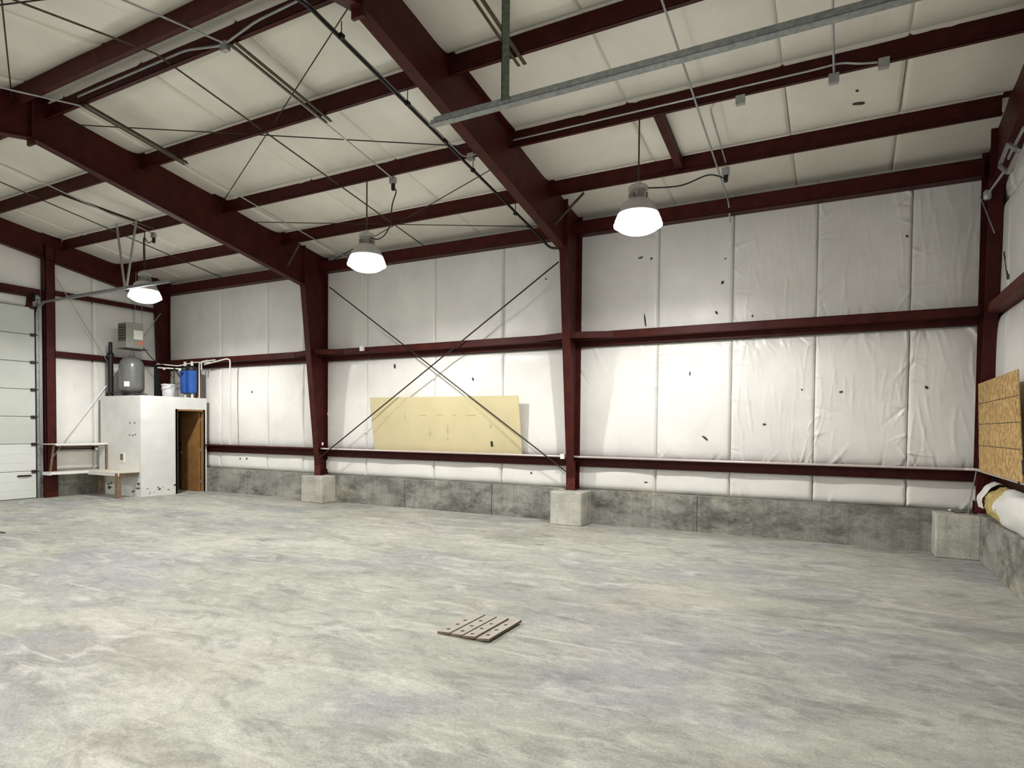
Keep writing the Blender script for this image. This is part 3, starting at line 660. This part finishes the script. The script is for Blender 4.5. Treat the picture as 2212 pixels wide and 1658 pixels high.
# ---------------------------------------------------------------- high-bay lamps
def lamp(x, y, label, cordpts=None, off=''):
    z = 4.33; zt = zb(y); root = empty('high_bay_lamp'+off, (x, y, zt), label, 'lamp', 'high-bay lamps')
    MB().tube([(x, y, 4.93), (x, y, zt)], .011, 8).build('hanger_rod', 'brown_angle', root, True)
    h = MB().lathe([(.105, 0), (.13, .012), (.13, .05), (.11, .075), (.05, .09), (.03, .13)], (x, y, z+.44), 24).build('housing', 'housing', root, True)
    for k in range(5):
        a = 2*math.pi*k/5+.3; d = Vector((math.cos(a), math.sin(a), 0)); s2 = Vector((-math.sin(a), math.cos(a), 0))
        p = Vector((x, y, z+.37))+d*.105
        MB().bar(p-s2*.045, p+s2*.045, .03, .085).build('ballast_fin', 'housing_dark', h)
    MB().lathe([(.085, 0), (.075, .1)], (x, y, z+.345), 20).build('neck', 'housing', root, True)
    prof = [(.30, .0), (.305, .01), (.298, .04), (.290, .075)]
    mid = [(.290, .075), (.278, .11), (.262, .15)]
    up = [(.262, .15), (.232, .21), (.20, .28), (.14, .335), (.08, .35)]
    def ribbed(pr, nm, m):
        k = MB(); n = 96
        vs_ = [(x+(r*(1+(.008 if q % 2 else 0)))*math.cos(2*math.pi*q/n), y+(r*(1+(.008 if q % 2 else 0)))*math.sin(2*math.pi*q/n), z+zz) for r, zz in pr for q in range(n)]
        k.add(vs_, [(i*n+q, i*n+(q+1) % n, (i+1)*n+(q+1) % n, (i+1)*n+q) for i in range(len(pr)-1) for q in range(n)])
        return k.build(nm, m, root, True)
    ribbed(prof, 'bell_skirt'+off, 'bell_skirt'); ribbed(mid, 'bell_band'+off, 'bell_mid'); ribbed(up, 'bell', 'bell_top')
    MB().lathe([(.02, -.105), (.10, -.098), (.18, -.078), (.245, -.045), (.285, -.012), (.30, .012), (.28, .014)], (x, y, z), 40).build('lens'+off, 'lens', root, True)
    MB().lathe([(.298, 0), (.312, 0), (.312, .018), (.298, .018)], (x, y, z), 40, cap=False).build('rim'+off, 'bell_skirt', root, True)
    ld = bpy.data.lights.new('arc_tube'+off, 'SPOT'); ld.energy = BULB; ld.color = (1., .97, .92); ld.shadow_soft_size = .06; ld.spot_size = math.radians(172); ld.spot_blend = .55
    lo = bpy.data.objects.new('arc_tube'+off, ld); col.objects.link(lo); lo.parent = root; lo.location = (0, 0, z-.175-zt)
    if cordpts: MB().tube(smooth_path(cordpts), .010, 8).build('cord', 'rubber_black', root, True)
LY = 8.0; hz = 4.83
lamp(-2.41, LY, 'lit high-bay lamp hanging in the bay by the strand board',
     [(-2.38, LY, hz), (-2.25, LY+.05, hz-.02), (-1.95, LY+.4, hz+.08), (-1.7, 8.9, hz+.35), (-1.57, 9.42, zb(9.46)-.16)])
lamp(-6.96, LY, 'lit high-bay lamp hanging in front of the cross-braced middle bay',
     [(-6.93, LY, hz), (-6.84, LY, hz-.07), (-6.72, LY, hz-.10), (-6.60, LY+.02, hz-.04), (-6.50, LY+.03, hz+.12), (-6.47, LY+.04, hz+.42), (-6.40, LY+.05, hz+.62), (-6.44, LY+.05, zb(8.05)-.17)])
lamp(-12.93, LY, 'lit high-bay lamp hanging in front of the closet bay',
     [(-12.93, LY, hz), (-12.93, LY-.02, hz+.3), (-12.93, LY-.02, 5.56), (-12.86, LY+.03, 5.47), (-12.78, LY+.06, 5.50), (-12.78, 8.09, zb(8.1)-.17)])
for x, nm, off in ((-2.41, 'by the strand board', '_strand_board_bay_offscreen'), (-6.96, 'the middle bay', '_middle_bay_offscreen'), (-12.93, 'the closet bay', '_closet_bay_offscreen')):
    lamp(x, 2*YR-LY, 'lit high-bay lamp on the other roof slope, %s' % nm, off=off)

# ---------------------------------------------------------------- pipes on the long wall
conduit_pts = [(-10.36, 10.405, 1.185), (1.50, 10.405, 1.185), (1.585, 10.30, 1.19), (1.60, 5.2, 1.19)]
o = empty('air_line', conduit_pts[0], 'pinkish grey pipe clipped along the lower girt and round the corner', 'pipe')
MB().tube(bend(conduit_pts, .12), .018, 8).build('pipe', 'pink_pipe', o, True)
MB().bar((1.585, 10.27, 1.19), (1.50, 10.24, .60), .018, .012, (1, 0, 0)).build('support_strap', 'conduit_grey', o)
MB().bar((-4.50, 10.39, 1.185), (-4.42, 10.39, 1.185), .05, .09).build('clip', 'paper', o)
MB().tube([(1.57, 7.86+.11*math.cos(a), 1.30+.13*math.sin(a)) for a in np.linspace(-1.2, 3.9, 16)], .010, 8).build('hose_loop', 'rubber_black', o, True)
# white bent pipe left bay, white conduit drop in the middle bay
o = tag(MB().tube(bend([(-14.3, 10.36, 3.22), (-13.48, 10.38, 3.33), (-13.36, 10.38, 3.30), (-13.36, 10.38, 1.22)], .09), .018, 8).build('water_pipe', 'pvc', None, True), 'white bent water pipe dropping down the wall right of the closet', 'pipe')
o = empty('conduit_drop', (-9.15, 10.40, 3.32), 'white conduit dropping to a box on the upper girt near the white tag', 'conduit')
MB().tube([(-9.15, 10.39, 5.13), (-9.15, 10.39, 3.40)], .014, 8).build('pipe', 'pvc', o, True)
jbox(o, (-9.15, 10.38, 3.36), .09, .05, .10, 'paper')

# ---------------------------------------------------------------- yellow board leaning behind the brace rods
root = empty('leaning_board', (-7.2, 10.52, 1.17), 'long pale yellow wall board leaning behind the crossed rods', 'board')
pA, pB, pC, pD = (-8.93, 10.545, 1.172), (-5.36, 10.545, 1.172), (-5.40, 10.43, 2.30), (-8.98, 10.43, 2.31)
def sheet(pts, th, n):
    n = Vector(n).normalized()*th; v = [Vector(p) for p in pts]
    return MB().add(v+[p-n for p in v], [(0,1,2,3),(7,6,5,4),(1,0,4,5),(2,1,5,6),(3,2,6,7),(0,3,7,4)])
sheet((pA, pB, pC, pD), .016, (0, -1, -.1)).build('board', 'yellow_board', root)
def on_board(px, py): 
    d = ray(px, py); p0 = np.array(pA); n = np.cross(np.array(pB)-p0, np.array(pD)-p0); t = np.dot(p0-CAM, n)/np.dot(d, n); return CAM+d*t
def mark(name, m, px, py, wpx, hpx, parent, sk=0):
    c = on_board(px, py); k = float(np.dot(c-CAM, FW))/FPX; wd, ht = wpx*k*1.1, hpx*k
    MB().prism([(c[0]-wd/2-sk, c[2]+ht/2), (c[0]-wd/2, c[2]-ht/2), (c[0]+wd/2, c[2]-ht/2), (c[0]+wd/2-sk, c[2]+ht/2)], 'Y', c[1]-.006, c[1]+.004).build(name, m, parent)
mark('black_slot', 'rubber_black', 1063, 958, 5, 11, root, .01)
for px, py, a, c in ((912, 896, 22, 1.2), (950, 895, 20, 1.2), (982, 896, 9, 3), (1018, 896, 26, 1.2), (967, 920, 1.6, 40), (967, 945, 3, 14), (929, 930, 1.5, 26), (1060, 915, 1.5, 22), (875, 897, 1.4, 30)):
    mark('scratch', 'board_mark', px, py, a*.8, c*.7, root)

# ---------------------------------------------------------------- utility closet
CX, CY0, CZ = -14.42, 8.80, 2.37
DY0, DY1, DZ = 9.655, 10.445, 2.075              # outer edges of the door frame
cl = empty('utility_closet', (-15.3, 9.7, 0), 'white plywood utility closet in the corner with an open brown door', 'closet')
MB().box((-16.04, CY0, 0), (CX, CY0+.09, CZ)).build('side_wall', 'white_paint', cl)
MB().box((CX-.09, CY0+.0005, 0), (CX+.002, DY0, CZ)).box((CX-.09, DY1, 0), (CX+.002, 10.505, CZ)).box((CX-.09, DY0, DZ), (CX+.002, DY1, CZ)).build('front_wall', 'white_paint', cl)
MB().box((-16.04, CY0+.09, CZ-.04), (CX-.09, 10.505, CZ-.01)).build('roof_deck', 'raw_wood', cl)
MB().box((-16.04, CY0+.09, .0), (CX-.095, CY0+.10, CZ-.04)).box((-16.04, CY0+.10, 0), (-16.03, 10.39, CZ-.04)).box((-16.04, 10.46, 0), (CX-.095, 10.50, CZ-.04)).box((-16.04, CY0+.09, CZ-.06), (CX-.095, 10.50, CZ-.041)).build('inner_lining', 'raw_wood', cl)
k = MB().box((CX-.10, DY0, 0), (CX+.016, DY0+.04, DZ)).box((CX-.10, DY1-.04, 0), (CX+.016, DY1, DZ)).box((CX-.10, DY0, DZ-.04), (CX+.016, DY1, DZ))
k.box((CX+.003, DY0-.0, 0), (CX+.016, DY0+.05, DZ)).box((CX+.003, DY1-.05, 0), (CX+.016, DY1, DZ)); fr = k.build('door_frame', 'oak', cl)
lf = MB().box((CX-.11-.70, DY1-.085, .012), (CX-.11, DY1-.05, DZ-.05)).build('door_leaf', 'door_brown', cl)
for z in (.25, 1.05, 1.82): MB().box((CX-.115, DY1-.06, z-.045), (CX-.07, DY1-.04, z+.045)).build('hinge', 'galvanized', lf)
MB().lathe([(.01, 0), (.028, .01), (.028, .03), (.012, .045)], (CX-.74, DY1-.13, .95), 12).build('knob', 'galvanized', lf, True)
ob = onY(264, 987, CY0)
k = MB().box((ob[0]-.10, CY0-.012, ob[2]-.11), (ob[0]+.10, CY0, ob[2]+.11)).build('outlet_plate', 'paper', cl)
MB().box((ob[0]-.055, CY0-.016, ob[2]-.07), (ob[0]+.055, CY0-.011, ob[2]+.08)).build('outlet_opening', 'raw_wood', k)
random.seed(11)
for px, py in ((281, 913), (291, 913), (280, 939), (287, 940), (292, 938)):
    p = onY(px, py, CY0); MB().tube([(p[0], CY0-.004, p[2]), (p[0], CY0+.01, p[2])], .022, 7).build('nail_hole', 'scuff', cl)
for i in range(12):                                # chipped paint along the bottom
    y = random.uniform(CY0+.05, DY0-.05); z = random.uniform(.05, .22); wd, ht = random.uniform(.02, .09), random.uniform(.008, .03)
    MB().prism([(y, z), (y+wd*.5, z-ht), (y+wd, z+ht*.3), (y+wd*.4, z+ht)], 'X', CX, CX+.0045).build('paint_chip', 'scuff', cl)
for i in range(9):
    x = random.uniform(-15.9, CX-.1); z = random.uniform(.06, .35); wd, ht = random.uniform(.05, .22), random.uniform(.01, .05)
    MB().prism([(x, z), (x+wd*.5, z-ht), (x+wd, z+ht*.6), (x+wd*.4, z+ht)], 'Y', CY0-.003, CY0).build('paint_chip', 'scuff', cl)

# things on the closet roof
zt = CZ-.01
tk = empty('pressure_tank', (-15.36, 9.16, zt), 'dark grey steel pressure tank standing on the closet roof', 'tank')
MB().lathe([(.17, .10), (.235, .13), (.268, .20), (.272, .30), (.272, .72), (.262, .80), (.225, .88), (.16, .945), (.08, .975), (.02, .985)], (-15.36, 9.16, zt), 40).build('body', 'tank_grey', tk, True)
MB().lathe([(.19, 0), (.21, .005), (.20, .12), (.18, .12)], (-15.36, 9.16, zt), 32).build('skirt', 'black_iron', tk, True)
MB().lathe([(.05, .97), (.06, .98), (.05, 1.0), (.02, 1.01)], (-15.36, 9.16, zt), 16).build('cap', 'tank_grey', tk, True)
an = math.atan2(-.80, .60)
MB().prism([(-15.36+.277*math.cos(an+t), 9.16+.277*math.sin(an+t)) for t in np.linspace(-.22, .22, 5)]+[(-15.36+.270*math.cos(an+t), 9.16+.270*math.sin(an+t)) for t in np.linspace(.22, -.22, 5)], 'Z', zt+.24, zt+.36).build('sticker', 'paper', tk)
MB().tube(smooth_path([(-15.36, 8.93, zt+.08), (-15.15, 8.87, zt+.10), (-14.95, 8.95, zt+.08), (-14.80, 9.2, zt+.05)]), .014, 8).build('hose', 'rubber_black', tk, True)
bp = empty('standpipe', (-15.92, 8.98, zt), 'black vertical pipe with a stepped top on the closet roof', 'pipe')
MB().lathe([(.062, 0), (.062, .96), (.075, .97), (.075, 1.06), (.05, 1.09), (.042, 1.12), (.042, 1.34)], (-15.92, 8.98, zt), 18).build('pipe', 'black_iron', bp, True)
MB().bar((-16.08, 8.98, zt+.10), (-15.3, 8.90, zt+.10), .03, .02).bar((-16.08, 8.98, zt), (-16.08, 8.98, zt+.11), .03, .03).build('bracket', 'black_iron', bp)
bk = empty('bucket', (-14.78, 9.72, zt), 'dented whitish plastic bucket on the closet roof beside the blue filters', 'bucket')
MB().lathe([(.135, 0), (.155, .30), (.168, .305), (.168, .33), (.150, .33), (.145, .29), (.125, .02)], (-14.78, 9.72, zt), 28).build('pail', 'bucket_white', bk, True)
MB().tube([(-14.78+.172*math.cos(a), 9.72+.172*math.sin(a), zt+.29-.10*math.sin(a*1+math.pi)) for a in np.linspace(math.pi, 2*math.pi, 12)], .005, 6).build('bail', 'galvanized', bk)
for i, (x, nm) in enumerate(((-14.83, 'nearer the bucket'), (-14.555, 'at the closet corner'))):
    f = empty('water_filter', (x, 10.2, zt), 'blue cylindrical water filter housing with black head, %s' % nm, 'water filter', 'blue water filters')
    MB().lathe([(.05, .12), (.105, .14), (.112, .18), (.118, .66), (.125, .70)], (x, 10.2, zt), 24).build('housing', 'filter_blue', f, True)
    MB().lathe([(.13, .70), (.135, .72), (.135, .76), (.11, .80), (.06, .82)], (x, 10.2, zt), 24).build('head', 'rubber_black', f, True)
    MB().tube([(x, 10.2, zt+.81), (x, 10.2, zt+.93)], .035, 10).build('port', 'pvc', f, True)
    MB().tube([(x, 10.2, zt), (x, 10.2, zt+.13)], .03, 10).build('drain', 'pvc', f, True)
MB().box((-14.63, 10.34, zt), (-14.45, 10.38, zt+.75)).build('mount_board', 'raw_wood', f)
pm = empty('pipe_manifold', (-15.0, 9.9, zt), 'tangle of thin white and grey pipes above the bucket', 'pipes')
MB().tube(bend([(-15.30, 9.75, zt), (-15.30, 9.75, zt+.86), (-14.75, 9.95, zt+.80), (-14.55, 10.3, zt+.92), (-14.0, 10.38, zt+.90)], .05), .014, 8).build('pipe', 'pvc', pm, True)
MB().tube(bend([(-15.25, 9.75, zt+.76), (-14.62, 9.95, zt+.72)], .05), .016, 8).build('pipe', 'white_tag', pm, True)
MB().tube(bend([(-14.42, 10.3, zt), (-14.42, 10.3, zt+.90), (-14.2, 10.36, zt+.96)], .05), .014, 8).build('pipe', 'pvc', pm, True)
MB().tube(bend([(-14.33, 10.3, zt+.72), (-14.33, 10.3, zt+.93), (-13.9, 10.38, zt+.96)], .05), .016, 8).build('pipe', 'pvc', pm, True)
MB().tube(bend([(-14.98, 9.9, zt), (-14.98, 9.9, zt+.78)], .05), .01, 6).build('pipe', 'dark_rod', pm, True)
MB().tube(bend([(-14.68, 9.8, zt), (-14.68, 9.8, zt+.75), (-14.9, 10.1, zt+.55)], .05), .012, 6).build('pipe', 'dark_rod', pm, True)
for p in ((-14.66, 9.94, zt+.70), (-15.1, 9.82, zt+.73), (-15.02, 9.78, zt+.33)):
    MB().lathe([(.01, -.03), (.03, -.02), (.03, .02), (.01, .03)], p, 10).build('valve', 'pvc', pm, True)
MB().box((-15.33, 9.70, zt), (-15.27, 9.80, zt+.84)).build('black_panel', 'black_iron', pm)

# unit heater
hx0, hx1, hy0, hy1, hz0, hz1 = -15.56, -15.20, 8.95, 9.36, 3.53, 4.14
ht = empty('unit_heater', (-15.38, 9.15, hz0), 'grey louvred unit heater hanging above the pressure tank', 'heater')
MB().box((hx0, hy0, hz0), (hx1, hy1, hz1)).build('case', 'heater_grey', ht, bevel=.012)
MB().box((hx0+.03, hy0-.006, hz0+.17), (hx1-.03, hy0+.002, hz1-.04)).build('grille_opening', 'louver_dark', ht)
for i in range(6):
    z = hz0+.20+i*.066
    MB().bar((hx0+.03, hy0-.012, z), (hx1-.03, hy0-.012, z), .045, .006, (0, -.6, 1)).build('louver', 'heater_grey', ht)
MB().box((hx1, 9.12, hz0+.22), (hx1+.003, 9.345, hz0+.44)).build('label_sheet', 'paper', ht)
MB().box((hx1, 9.22, hz0+.10), (hx1+.003, 9.345, hz0+.19)).build('warning_sticker', 'orange_sticker', ht)
MB().box((hx0-.01, hy0-.01, hz0-.015), (hx1+.02, hy1+.12, hz0)).build('base_pan', 'louver_dark', ht)
for x, y in ((hx0+.04, 9.36-.02), (hx1-.04, 9.36-.02)):
    MB().tube([(x, y, hz1), (x, 9.38, zb(9.38))], .006, 6).build('hanger_rod', 'galvanized', ht)
MB().tube(smooth_path([(hx1-.02, hy1, hz0+.05), (hx1+.1, hy1+.2, hz0-.25), (hx1+.05, hy1+.6, hz0-.38), (-15.7, 10.33, hz0-.36)]), .012, 8).build('cord', 'rubber_black', ht, True)

# ---------------------------------------------------------------- corner bench
bz = .575
bn = empty('corner_bench', (-15.5, 8.3, 0), 'L-shaped wooden corner bench between roll-up door and closet', 'bench')
MB().prism([(-16.06, 7.56), (-15.74, 7.56), (-15.74, 8.36), (-14.46, 8.36), (-14.46, 8.795), (-16.06, 8.795)], 'Z', bz, bz+.02).build('bench_top', 'bench_top', bn)
MB().box((-15.74, 7.56, bz-.035), (-15.72, 8.34, bz+.02)).box((-15.74, 8.34, bz-.07), (-14.52, 8.36, bz+.02)).box((-16.06, 7.545, bz-.05), (-15.72, 7.56, bz+.02)).build('front_edge', 'board_edge', bn)
MB().box((-14.62, 8.32, 0), (-14.53, 8.41, bz)).build('leg', 'raw_wood', bn)
MB().box((-15.90, 8.66, 0), (-15.84, 8.75, bz)).build('leg', 'raw_wood', bn)
MB().box((-15.0, 8.36, bz-.09), (-14.5, 8.78, bz-.0)).build('apron', 'raw_wood', bn)
sz = 1.215
MB().prism([(-16.06, 7.56), (-15.74, 7.66), (-15.74, 8.795), (-16.06, 8.795)], 'Z', sz, sz+.022).build('shelf', 'bench_top', bn)
MB().box((-15.755, 7.66, sz-.015), (-15.735, 8.795, sz+.025)).build('shelf_edge', 'board_edge', bn)
MB().box((-15.80, 8.765, bz+.02), (-15.74, 8.793, sz)).build('shelf_post', 'raw_wood', bn)
MB().box((-16.06, 8.77, bz+.02), (-15.80, 8.79, sz)).build('end_panel', 'white_paint', bn)
MB().bar((-16.05, 7.70, bz+.03), (-15.85, 7.68, sz-.01), .04, .02).build('brace', 'raw_wood', bn)

# ---------------------------------------------------------------- strand board and torn insulation on the right
root = empty('strand_board', (1.6, 9.1, 1.2), 'sheet of strand board leaning on the end wall above the torn insulation', 'board')
q = [onX(2115, 1013, 1.555), onX(2208, 1040, 1.555), onX(2198, 797, 1.585), onX(2113, 829, 1.585)]
q[0][2] = q[1][2] = 1.205
# keep the far end clear of the column
MB().add([tuple(p) for p in q]+[tuple(np.array(p)+(.012, 0, 0)) for p in q], [(3,2,1,0),(4,5,6,7),(0,1,5,4),(1,2,6,5),(2,3,7,6),(3,0,4,7)]).build('sheet', 'osb', root)
for fz in (.28, .52, .76):
    a = np.array(q[0])*(1-fz)+np.array(q[3])*fz; c = np.array(q[1])*(1-fz)+np.array(q[2])*fz
    MB().bar(a-(.001, 0, 0), c-(.001, 0, 0), .003, .008, (0, 0, 1)).build('grid_line', 'plank_side', root)
ti = empty('torn_insulation', (1.68, 8.8, .6), 'torn white insulation roll with yellow fibreglass spilling from its end', 'insulation')
rsx = np.random.RandomState(5); n = 28
def lumpy(y0, y1, rings, sc, noise, taper, dz=0.):
    vs_ = []
    for i in range(rings):
        y = y0+(y1-y0)*i/(rings-1)
        e = min(1, taper+(1-taper)*i/2.5)
        for k in range(n):
            a = 2*math.pi*k/n
            wob = sc*e*(1+.05*math.sin(3*a+y*3.1)+.05*math.sin(5*a-y*5.7)+rsx.uniform(-noise, noise))
            yy = y+(.06*math.sin(2*a+1)+.05*math.sin(5*a) if i == 0 else 0)
            vs_.append((1.735+.150*math.cos(a)*wob, yy, .812+dz+.21*math.sin(a)*wob))
    fs = [(i*n+k, i*n+(k+1) % n, (i+1)*n+(k+1) % n, (i+1)*n+k) for i in range(rings-1) for k in range(n)]
    fs.append(tuple(range(n))[::-1]); return vs_, fs
v_, f_ = lumpy(9.16, 4.9, 40, 1.03, .02, .95); MB().add(v_, f_[:-1]).build('facing', 'vinyl_wall', ti, True)
v_, f_ = lumpy(9.84, 8.9, 16, .97, .09, .80, -.015); MB().add(v_, f_).build('fibreglass', 'fiberglass', ti, True)
vf = []
for j, yy in enumerate((9.60, 9.90)):
    for q in range(12):
        a = math.radians(80+q*11); r2 = 1.10+.06*j+.03*math.sin(q*1.7)
        vf.append((1.735+.150*math.cos(a)*r2, yy+.05*math.sin(q*.9)+.12*(q/11), .812+.21*math.sin(a)*r2))
MB().add(vf, [(q, q+1, 13+q, 12+q) for q in range(11)]).build('flap', 'vinyl_wall', ti, True)
# cable with white end lying on the corner pier
cbx = empty('loose_cable', (1.35, 10.3, .59), 'thin loose cable with a white end on the corner pier', 'cable')
e0 = onZ(2055, 1102, .60); e1 = onZ(2095, 1106, .60)
MB().tube(smooth_path([tuple(e0), tuple(onZ(2068, 1107, .595)), tuple(e1), (1.52, 10.25, .60)]), .006, 6).build('cord', 'rubber_black', cbx, True)
MB().tube([tuple(e0), tuple(np.array(e0)+(-.03, .02, .0))], .014, 8).build('end', 'white_tag', cbx, True)

# ---------------------------------------------------------------- perforated planks over the floor drain
dr = empty('drain_cover', (-2.66, 4.5, 0), 'drain cover of four perforated grey-brown planks lying on the floor', 'drain cover')
fx0, fx1 = -2.915, -2.425; W = (fx1-fx0)/4
def plank(x0, x1, y0, y1, z0, z1, t, holes, r):
    """plank with bored holes, tilted across its width"""
    k = MB(); nh = 12
    def top(x): return z0+(z1-z0)*(x-x0)/(x1-x0)
    ys = [y0]
    for hx, hy in holes: ys += [hy-r*2, hy+r*2]
    ys.append(y1)
    for i in range(len(ys)-1):
        a, c = ys[i], ys[i+1]
        if i % 2 == 0:
            k.add([(x0, a, top(x0)), (x1, a, top(x1)), (x1, c, top(x1)), (x0, c, top(x0))], [(0, 1, 2, 3)], 0)
        else:
            hx, hy = holes[i//2]; ring = []; outp = []
            for j in range(nh):
                an = 2*math.pi*j/nh+math.pi/4; dx, dy = math.cos(an), math.sin(an)
                ring.append((hx+r*dx, hy+r*dy))
                sx = ((x1-hx) if dx > 0 else (x0-hx))/dx if abs(dx) > 1e-6 else 1e9
                sy = ((c-hy) if dy > 0 else (a-hy))/dy if abs(dy) > 1e-6 else 1e9
                m2 = min(sx, sy); outp.append((hx+dx*m2, hy+dy*m2))
            cor = [(x1, c), (x0, c), (x0, a), (x1, a)]
            # corners are hit by snapping the ring points nearest to them
            for cc in cor:
                j = min(range(nh), key=lambda q: (outp[q][0]-cc[0])**2+(outp[q][1]-cc[1])**2); outp[j] = cc
            vt = [(p[0], p[1], top(p[0])) for p in outp]+[(p[0], p[1], top(p[0])) for p in ring]+[(p[0], p[1], top(p[0])-t*.9) for p in ring]
            k.add(vt, [(j, (j+1) % nh, nh+(j+1) % nh, nh+j) for j in range(nh)], 0)
            k.add(vt, [(nh+j, nh+(j+1) % nh, 2*nh+(j+1) % nh, 2*nh+j) for j in range(nh)]+[tuple(range(2*nh, 3*nh))], 1)
    k.add([(x0, y0, top(x0)), (x1, y0, top(x1)), (x1, y1, top(x1)), (x0, y1, top(x0)), (x0, y0, top(x0)-t), (x1, y0, top(x1)-t), (x1, y1, top(x1)-t), (x0, y1, top(x0)-t)],
          [(0, 4, 5, 1), (1, 5, 6, 2), (2, 6, 7, 3), (3, 7, 4, 0), (7, 6, 5, 4)], 1)
    return k
random.seed(8)
for i in range(4):
    x0, x1 = fx0+i*W, fx0+(i+1)*W-.002
    ys = [4.32, 4.47, 4.62] if i % 2 else [4.30, 4.45, 4.58, 4.66]
    hs = [((x0+x1)/2+random.uniform(-.012, .012), y+random.uniform(-.01, .01)) for y in ys]
    hs = [h for a, h in enumerate(hs) if a == 0 or h[1]-hs[a-1][1] > .085]
    z0, z1 = [(.020, .028), (.020, .030), (.022, .036), (.022, .036)][i]
    plank(x0, x1, 4.225+.004*(i % 2), 4.795-.006*(i % 3), z0, z1, .019, hs, .018).build('plank', ['plank_top', 'plank_edge'], dr)
# a sliver of scrap at the floor's edge by the door
p = onZ(3, 1149, .01); tag(MB().prism([(p[0]-.10, p[1]-.02), (p[0]+.08, p[1]-.03), (p[0]+.10, p[1]+.02), (p[0]-.08, p[1]+.04)], 'Z', 0, .012).build('scrap', 'plank_side'), 'small dark scrap lying on the floor in front of the roll-up door', 'scrap')
